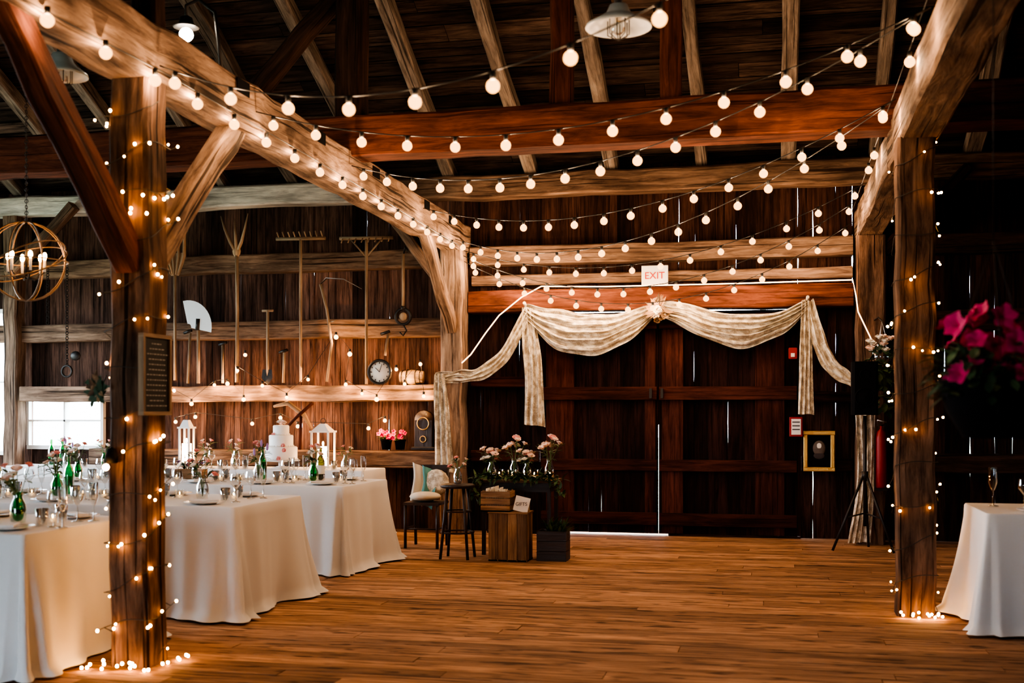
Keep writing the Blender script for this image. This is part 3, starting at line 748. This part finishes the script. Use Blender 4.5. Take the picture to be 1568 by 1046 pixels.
b = MB(); b.box(.13, .27, 13.1, 13.2, 1.13, 1.34, 'redp', ch=.006); b.box(.15, .25, 13.093, 13.1, 1.15, 1.32, 'white')
for z in (1.2, 1.24, 1.28): b.box(.16, .24, 13.089, 13.093, z, z+.012, 'ink')
b.done('fire_notice_sign')
b = MB(); q = .72; ex_, ey = 1.06, 12.82
b.lathe([(.001, .60), (.07*q, .60), (.078*q, .62), (.078*q, 1.12), (.06*q, 1.19), (.02*q, 1.22), (.02*q, 1.25), (.001, 1.25)], (ex_, ey, 0), 'redp', 18)
b.tube([(ex_, ey, 1.25), (ex_+.04, ey-.02, 1.27), (ex_+.075, ey-.03, 1.15), (ex_+.07, ey-.02, .85)], .009, 'black', 8); b.tube([(ex_-.04, ey, 1.25), (ex_-.04, ey-.03, 1.31), (ex_+.05, ey-.04, 1.29)], .006, 'steel', 6)
b.box(ex_-.06, ex_+.06, ey-.06, 12.9, .575, .598, 'iron'); b.done('fire_extinguisher')
b = MB(); cx, cy = .86, 12.3
b.tube([(cx, cy, .25), (cx, cy, 1.36)], .018, 'iron', 10)
for a in (200, 320, 80):
    c, s_ = math.cos(math.radians(a)), math.sin(math.radians(a))
    b.tube([(cx+.02*c, cy+.02*s_, .75), (cx+.34*c, cy+.34*s_, .01)], .013, 'iron', 8); b.tube([(cx, cy, .38), (cx+.19*c, cy+.19*s_, .34)], .008, 'iron', 6)
b.tube([(cx, cy, .72), (cx, cy, .8)], .032, 'iron', 10); b.done('tripod_stand')
b = MB(); b.box(cx-.13, cx+.12, cy-.12, cy+.14, 1.365, 1.90, 'black', ch=.025)
b.ring((cx-.01, cy-.125, 1.54), .09, .008, 'black', Matrix.Rotation(math.pi/2, 3, 'X')); b.lathe([(.001, .02), (.05, .01), (.085, -.0)], (cx-.01, cy-.12, 1.54), 'black', 20, axis=Matrix.Rotation(math.pi/2, 3, 'X'))
b.ring((cx-.01, cy-.125, 1.77), .045, .006, 'black', Matrix.Rotation(math.pi/2, 3, 'X')); b.done('loudspeaker')
b = MB(); jx, jy, jz = 1.05, 12.62, 1.88
b.lathe([(.001, 0), (.07, 0), (.1, .05), (.1, .12), (.06, .18), (.065, .21)], (jx, jy, jz), 'glass', 18)
for a in (0, 2.1, 4.2): b.tube([(jx+.06*math.cos(a), jy+.06*math.sin(a), jz+.2), (jx, jy, jz+.45)], .003, 'steel', 4)
b.tube([(jx, jy, jz+.45), (jx-.02, 12.8, jz+.5), (jx-.05, 12.9, jz+.48)], .008, 'iron', 6)
for i in range(90):
    a = U(0, 6.28); h = U(-.5, .25); b.leafq((jx+.06*math.cos(a)+U(-.04, .04), jy-.04+U(-.03, .03), jz+h), (math.cos(a), U(-1, .2), U(-.6, .4)), (0, 0, 1), U(.08, .14), .07, random.choice(['leaf', 'leaf', 'leafd']))
b.tube([(jx, jy, jz+.2), (jx-.06, jy-.08, jz+.05), (jx-.04, jy-.08, jz-.2), (jx-.06, jy-.06, jz-.5)], .004, 'leafd', 5)
for _ in range(12): b.rose((jx+U(-.14, .1), jy+U(-.1, .02), jz+.21+U(-.08, .08)), .05, random.choice(['petw', 'blush']))
b.done('hanging_flower_jar')

# ------------------------------------------------------------------ hanging basket
b = MB(); hx, hy, hz = .80, 4.75, 1.30
b.lathe([(.001, 0), (.11, .0), (.17, .1), (.2, .2), (.205, .22), (.19, .22), (.18, .19), (.001, .18)], (hx, hy, hz), 'black', 24)
for i in range(420):
    a = U(0, 6.28); r = U(.02, .21); b.leafq((hx+r*math.cos(a), hy+r*math.sin(a), hz+.2+U(-.05, .14)), (math.cos(a), math.sin(a), U(-.7, 1)), (0, 0, 1), U(.05, .09), .035, random.choice(['leaf', 'leafd', 'leafd']))
for i in range(50):
    a = U(0, 6.28); r = U(.05, .25); d = Vector((math.cos(a), math.sin(a)-.3, U(.1, 1)))
    b.petunia((hx+r*math.cos(a), hy+r*math.sin(a), hz+.29+U(-.08, .19)*(1.1-r)), U(.04, .056), 'magenta', d)
for a in (.5, 2.6, 4.7): b.tube([(hx+.19*math.cos(a), hy+.19*math.sin(a), hz+.21), (hx, hy, hz+.75)], .0015, 'iron', 4)
b.tube([(hx, hy, hz+.75), (hx, hy, 3.27)], .002, 'iron', 4); b.done('hanging_flower_basket')

# ------------------------------------------------------------------ chalkboard
b = MB(); x = -3.318; dy = -.10
b.box(x, x+.02, 5.78+dy, 6.06+dy, 1.39, 1.81, 'slate')
for (a, c, d, e) in ((5.77, 6.07, 1.38, 1.40), (5.77, 6.07, 1.80, 1.82), (5.77, 5.79, 1.40, 1.80), (6.05, 6.07, 1.40, 1.80)): b.box(x-.002, x+.03, a+dy, c+dy, d, e, 'tool')
for i in range(13):
    w = U(.07, .11) if i else .05; yq = 5.92-w
    while yq < 5.92+w: l = U(.01, .03); b.box(x+.0202, x+.0212, yq+dy, yq+l+dy, 1.765-.028*i, 1.770-.028*i, 'chalk'); yq += l+.008
b.done('chalkboard_sign')
b = MB()
for i in range(60): a = U(0, 6.28); b.leafq((-3.62+U(-.02, .02), 5.76, 1.52+U(-.05, .05)), (math.cos(a), U(-.6, .1), math.sin(a)), (0, -1, 0), .06, .025, random.choice(['leafd', 'leafd', 'crate']))
b.tube([(-3.58, 5.79, 1.6), (-3.6, 5.76, 1.52)], .004, 'wire', 4); b.done('dried_flower_bunch')
b = MB(); b.lathe([(.001, 0), (.03, 0), (.035, .03), (.02, .08), (.001, .08)], (-3.53, 5.755, 1.12), 'black', 12); b.ball((-3.53, 5.70, 1.10), .018, 'fairy', 8, 6); b.tube([(-3.53, 5.8, 1.17), (-3.53, 5.755, 1.2)], .01, 'black', 6); b.done('spot_light')

# ------------------------------------------------------------------ lamps and chandelier
def pendant(name, x, y, z, r, top=None):
    b = MB()
    b.lathe([(.02, .12), (.05, .115), (.07, .07), (r*.6, .045), (r*.97, .005), (r, -.01), (r*.98, -.012), (r*.6, .035), (.06, .06), (.001, .07)], (x, y, z), 'enamel', 32)
    b.tube([(x, y, z+.11), (x, y, z+.19)], .025, 'iron', 10)
    b.tube([(x, y, z+.19), (x, y, top)], .005, 'wire', 6)
    b.ball((x, y, z), .042, 'glass', 12, 8, (1, 1, 1.2)); b.tube([(x, y, z+.03), (x, y, z+.07)], .02, 'brass', 8)
    for a in range(4):
        t = a*math.pi/4; b.tube([(x+.06*math.cos(t), y+.06*math.sin(t), z+.03), (x+.06*math.cos(t), y+.06*math.sin(t), z-.05), (x, y, z-.08), (x-.06*math.cos(t), y-.06*math.sin(t), z-.05), (x-.06*math.cos(t), y-.06*math.sin(t), z+.03)], .003, 'iron', 4)
    return b.done(name)
pendant('pendant_lamp', -.86, 6.5, 3.54, .185, roofz(6.5))
pendant('pendant_lamp', -4.00, 6.0, 3.33, .15, roofz(6.0))
b = MB(); x, y, z = -3.78, 7.05, 3.90
b.lathe([(.02, .09), (.04, .08), (.05, .04), (.085, .02), (.083, .016), (.045, .03), (.001, .04)], (x, y, z), 'iron', 24)
b.tube([(x, y, z+.08), (x, y, z+.16), (x+.08, y+.02, z+.2), (x+.18, y+.05, z+.12), (x+.22, y+.08, z-.32)], .012, 'iron', 8)
b.ball((x, y, z-.03), .045, 'coolbulb', 12, 8); b.done('gooseneck_lamp')
b = MB(); cx, cy, cz, r = -4.93, 7.0, 2.41, .265
for i in range(4): b.ring((cx, cy, cz), r, .005, 'bronze', Matrix.Rotation(i*math.pi/4+.2, 3, 'Z') @ Matrix.Rotation(math.pi/2, 3, 'X'))
b.ring((cx, cy, cz), r, .005, 'bronze'); b.ring((cx, cy, cz), r*1.01, .005, 'bronze', Matrix.Rotation(.5, 3, 'X')); b.ring((cx, cy, cz), r*1.01, .005, 'bronze', Matrix.Rotation(-.5, 3, 'Y'))
b.tube([(cx, cy, cz+r), (cx, cy, cz-.12)], .008, 'iron', 8)
for i in range(6):
    a = i*math.pi/3+.3; c, s_ = math.cos(a), math.sin(a)
    b.tube([(cx, cy, cz-.1), (cx+.07*c, cy+.07*s_, cz-.12), (cx+.12*c, cy+.12*s_, cz-.07)], .005, 'iron', 6)
    b.tube([(cx+.12*c, cy+.12*s_, cz-.07), (cx+.12*c, cy+.12*s_, cz+.01)], .009, 'white', 8); b.ball((cx+.12*c, cy+.12*s_, cz+.035), .015, 'fairy', 8, 6, (1, 1, 1.8))
zc = cz+r
while zc < 6.9: b.ring((cx, cy, zc+.02), .013, .003, 'iron', Matrix.Rotation(math.pi/2, 3, 'X') if int(zc*25) % 2 else Matrix.Rotation(math.pi/2, 3, 'Y'), 8, 4); zc += .04
b.tube([(cx, cy, cz+r), (cx, cy, roofz(cy))], .003, 'iron', 4)
b.done('orb_chandelier')

# ------------------------------------------------------------------ farm tools
TY = 13.02
def tool(fn, name): b = MB(); fn(b); b.done(name)
def f(b):
    x, z = -7.13, 3.08
    b.tube([(x, TY, z-1.3), (x, TY, z)], .018, 'tool', 8)
    P = [[(x-.05, TY, z-.03), (x+.05, TY, z-.03)], [(x-.13, TY-.02, z+.12), (x+.13, TY-.02, z+.12)], [(x-.15, TY-.03, z+.24), (x+.15, TY-.03, z+.24)]]
    for i in range(5):
        dx = -.14 + .07*i; b.tube([(x+dx*.3, TY, z-.02), (x+dx, TY-.03, z+.2), (x+dx*1.15, TY-.06, z+.45), (x+dx*1.1, TY-.02, z+.62)], [.03, .034, .03, .012], 'tool', 8, flat=.5)
    b.grid(P, 'tool')
tool(f, 'wooden_grain_fork')
def f(b):
    x = -6.32; b.tube([(x, TY, 1.75), (x+.01, TY, 2.6), (x, TY, 3.35)], .022, 'tool', 8)
    b.ball((x, TY, 3.32), .055, 'tool', 8, 6, (1, .6, 1.3))
    b.tube([(x, TY, 3.3), (x-.07, TY-.02, 3.42), (x-.13, TY-.05, 3.58), (x-.18, TY-.05, 3.74)], [.022, .02, .014, .006], 'tool', 7); b.tube([(x, TY, 3.3), (x+.07, TY-.02, 3.42), (x+.13, TY-.05, 3.58), (x+.17, TY-.05, 3.76)], [.022, .02, .014, .006], 'tool', 7); b.tube([(x, TY, 3.3), (x, TY-.03, 3.5), (x, TY-.06, 3.68)], [.022, .018, .006], 'tool', 7)
tool(f, 'wooden_pitchfork')
def rake(x, ztop, zb, hw, n, nm, brace):
    def f(b):
        b.tube([(x, TY, zb), (x, TY, ztop)], .018, 'tool', 8); b.tube([(x-hw, TY, ztop+.01), (x+hw, TY, ztop)], .022, 'tool', 6)
        for i in range(n): q = x-hw+2*hw*(i+.5)/n; b.tube([(q, TY, ztop+.02), (q, TY-.06, ztop-.05 if brace else ztop+.08)], .008, 'tool', 5)
        if brace:
            b.tube([(x, TY, ztop-.22), (x-hw*.6, TY, ztop)], .01, 'tool', 5); b.tube([(x, TY, ztop-.22), (x+hw*.6, TY, ztop)], .01, 'tool', 5)
    tool(f, nm)
rake(-5.5, 3.44, 1.75, .31, 9, 'hay_rake', False); rake(-4.68, 3.42, 1.72, .33, 8, 'hay_rake', True)
def f(b):
    x = -4.23; b.tube([(x, TY, 3.25), (x, TY, 2.62)], .018, 'tool', 8); b.tube([(x, TY, 3.22), (x+.04, TY-.04, 3.3), (x+.07, TY-.05, 3.24)], .012, 'iron', 6)
    b.ring((x, TY, 2.5), .09, .018, 'iron', Matrix.Rotation(math.pi/2, 3, 'X')); b.ball((x, TY, 2.5), .05, 'tool', 10, 6, (1, .5, 1)); b.tube([(x, TY, 2.62), (x, TY, 2.58)], .03, 'iron', 8); b.tube([(x, TY, 2.41), (x+.04, TY, 2.34), (x, TY, 2.28), (x-.04, TY, 2.32)], .01, 'iron', 6)
tool(f, 'rope_pulley')
def f(b):
    x = -6.82; b.tube([(x, TY, 1.74), (x, TY, 2.45)], .02, 'tool', 8)
    P = []
    for i in range(13):
        a = math.radians(-12 + 115*i/12); P.append([(x-.13+r_*math.cos(a), TY-.01, 2.42+r_*math.sin(a)*1.05) for r_ in (.04, .16, .31)])
    b.grid(P, 'enamel'); b.tube([(x-.01, TY, 2.38), (x, TY, 2.52)], .03, 'iron', 8)
tool(f, 'peat_spade')
def f(b):
    x = -5.92; b.tube([(x, TY, 1.74), (x, TY, 2.6)], .018, 'tool', 8); b.tube([(x-.07, TY, 2.6), (x+.07, TY, 2.6)], .015, 'tool', 6)
    P = [[(x-.06, TY-.01, 1.9), (x+.06, TY-.01, 1.9)], [(x-.07, TY-.02, 1.8), (x+.07, TY-.02, 1.8)], [(x, TY-.02, 1.72), (x+.01, TY-.02, 1.72)]]; b.grid(P, 'iron')
tool(f, 'garden_spade')
def f(b):
    x = -5.15; b.tube([(x-.1, TY, 2.9), (x-.02, TY, 2.6), (x+.04, TY, 2.2), (x-.02, TY, 1.75)], .018, 'tool', 8)
    b.tube([(x+.02, TY, 2.45), (x+.1, TY-.02, 2.47)], .01, 'tool', 6)
    b.tube([(x-.1, TY, 2.9), (x-.02, TY-.01, 2.97), (x+.2, TY-.02, 2.95), (x+.42, TY-.02, 2.83)], [.012, .03, .025, .004], 'steel', 8, flat=.2)
tool(f, 'scythe')
def f(b):
    for x, zz in ((-8.6, 1.95), (-8.87, 2.5)):
        z = 3.2
        while z > zz: b.ring((x, TY, z), .02, .005, 'iron', Matrix.Rotation(math.pi/2, 3, 'X' if int(z*30) % 2 else 'Y'), 8, 4); z -= .033
    b.ring((-8.6, TY, 1.9), .07, .014, 'iron', Matrix.Rotation(math.pi/2, 3, 'X'), 14); b.ball((-8.48, TY, 2.09), .06, 'iron', 10, 6, (1.2, .5, 1))
tool(f, 'hanging_chain')
def f(b):
    for (x, z0, z1) in ((-6.96, 1.74, 2.35), (-6.5, 1.74, 2.2), (-4.45, 2.05, 2.3), (-5.72, 1.74, 2.1), (-7.6, 1.74, 2.7), (-7.9, 1.74, 2.5)): b.tube([(x, TY, z0), (x+U(-.04, .04), TY, z1)], .016, 'tool', 7); b.tube([(x-.05, TY, z1), (x+.06, TY-.02, z1+.03)], .018, 'iron', 6)
tool(f, 'hand_tools')
def f(b):
    T = 12.88
    b.tube([(-5.78, T, 1.46), (-5.6, T, 1.5), (-5.4, T, 1.36), (-5.3, T, 1.2)], [.015, .028, .032, .015], 'crate', 8); b.tube([(-5.60, T-.03, 1.22), (-5.45, T-.03, 1.36), (-5.28, T-.03, 1.5)], .02, 'doorred', 8)
    b.tube([(-5.45, T-.01, .955), (-5.43, T-.01, 1.4)], .018, 'doorred', 8)
tool(f, 'ox_yoke')
def f(b):
    X = Matrix.Rotation(math.pi/2, 3, 'X'); c = (-4.51, 13.0, 1.86)
    b.ring(c, .135, .018, 'iron', X); b.lathe([(.001, 0), (.13, 0), (.13, -.05), (.001, -.05)], c, 'paper', 28, axis=X)
    b.beam((c[0], 12.992, c[2]), (c[0]-.05, 12.992, c[2]+.05), .01, .004, 'ink'); b.beam((c[0], 12.99, c[2]), (c[0]+.03, 12.99, c[2]+.09), .007, .004, 'ink')
    for i in range(12): a = i*math.pi/6; b.box(c[0]+.105*math.cos(a)-.005, c[0]+.105*math.cos(a)+.005, 12.992, 12.996, c[2]+.105*math.sin(a)-.009, c[2]+.105*math.sin(a)+.009, 'ink')
tool(f, 'wall_clock')
def f(b):
    Y_ = Matrix.Rotation(math.pi/2, 3, 'Y'); c = (-4.3, 13.14, 1.80)
    b.lathe([(.001, 0), (.07, 0), (.09, .14), (.07, .28), (.001, .28)], c, 'tool', 18, axis=Y_)
    for z, r in ((.03, .077), (.09, .087), (.2, .087), (.25, .077)): b.ring(Vector(c)+Vector((z, 0, 0)), r+.002, .006, 'iron', Y_)
tool(f, 'wooden_cask')
def f(b):
    b.box(-4.14, -3.86, 13.04, 13.18, .955, .99, 'furn', ch=.005); b.box(-4.11, -3.89, 13.06, 13.18, .98, 1.3, 'furn', ch=.008)
    b.lathe([(.001, 0), (.11, 0), (.11, -.11), (.001, -.11)], (-4.0, 13.07, 1.3), 'furn', 24, axis=Matrix.Rotation(math.pi/2, 3, 'X'))
    b.ring((-4.0, 13.05, 1.26), .07, .007, 'brass', Matrix.Rotation(math.pi/2, 3, 'X')); b.ring((-4.0, 13.05, 1.08), .035, .005, 'brass', Matrix.Rotation(math.pi/2, 3, 'X'))
tool(f, 'mantel_clock')
def f(b):
    for x in (-4.47, -4.3):
        b.lathe([(.001, 0), (.05, 0), (.065, .1), (.07, .1), (.07, .12), (.001, .11)], (x, 13.12, .955), 'black', 14)
    for _ in range(50): b.leafq((U(-4.53, -4.24), U(13.06, 13.16), 1.07), (U(-1, 1), U(-1, .5), U(0, 1)), (0, 0, 1), .07, .03, 'leaf')
    for _ in range(22): b.petunia((U(-4.55, -4.22), U(13.03, 13.1), U(1.09, 1.18)), .03, 'magenta', (U(-.5, .5), -1, U(0, .7)))
tool(f, 'potted_flowers')
def lantern(x, y, z, w, h, name):
    b = MB()
    for (dx, dy) in ((-1, -1), (1, -1), (-1, 1), (1, 1)): b.box(x+dx*w/2-.01, x+dx*w/2+.01, y+dy*w/2-.01, y+dy*w/2+.01, z, z+h, 'white')
    b.box(x-w/2-.02, x+w/2+.02, y-w/2-.02, y+w/2+.02, z, z+.025, 'white'); b.box(x-w/2-.02, x+w/2+.02, y-w/2-.02, y+w/2+.02, z+h, z+h+.02, 'white')
    P = [[(x-w/2, y-w/2, z+h+.02), (x+w/2, y-w/2, z+h+.02), (x+w/2, y+w/2, z+h+.02), (x-w/2, y+w/2, z+h+.02)], [(x-.03, y-.03, z+h+.1), (x+.03, y-.03, z+h+.1), (x+.03, y+.03, z+h+.1), (x-.03, y+.03, z+h+.1)]]
    b.grid(P, 'white', cj=True, sm=False); b.ring((x, y, z+h+.13), .03, .004, 'iron', Matrix.Rotation(math.pi/2, 3, 'X'))
    b.lathe([(.001, .026), (.055, .026), (.055, h*.6), (.001, h*.6)], (x, y, z), 'lampglow', 14); b.ball((x, y, z+h*.68), .014, 'flame', 8, 6, (1, 1, 2)); b.done(name)
lantern(-5.05, 12.6, .762, .20, .40, 'lantern'); lantern(-6.75, 12.6, .762, .12, .44, 'lantern')
for x in (-8.2, -7.7, -7.2, -6.4, -6.05, -4.7): put(VS[int(-x*10) % 4], 'flower_vase', x, 12.4)
for x in (-7.9, -7.4, -6.9, -6.2, -5.9, -4.85): put(WG, 'wine_glass', x, 12.15); put(TB, 'tumbler', x+.12, 12.12)
for x in (-8.5, -8.35): put(BG, 'wine_bottle', x, 12.55)

# ------------------------------------------------------------------ world, camera
w = bpy.data.worlds.new('sky_world'); scene.world = w; w.use_nodes = True
bg = w.node_tree.nodes['Background']; bg.inputs[0].default_value = (.72, .86, 1.0, 1); bg.inputs[1].default_value = 26.0
cam = bpy.data.cameras.new('camera'); co = bpy.data.objects.new('camera', cam); scene.collection.objects.link(co)
co.location = (0, 0, 1.4); co.rotation_euler = (math.radians(90), 0, math.radians(12.71))
cam.sensor_width = 36; cam.lens = 41.33; cam.shift_y = .0684; cam.clip_start = .05
cam.dof.use_dof = True; cam.dof.focus_distance = 12.0; cam.dof.aperture_fstop = 2.0
scene.camera = co
scene.view_settings.look = 'AgX - High Contrast'
scene.view_settings.exposure = -0.5
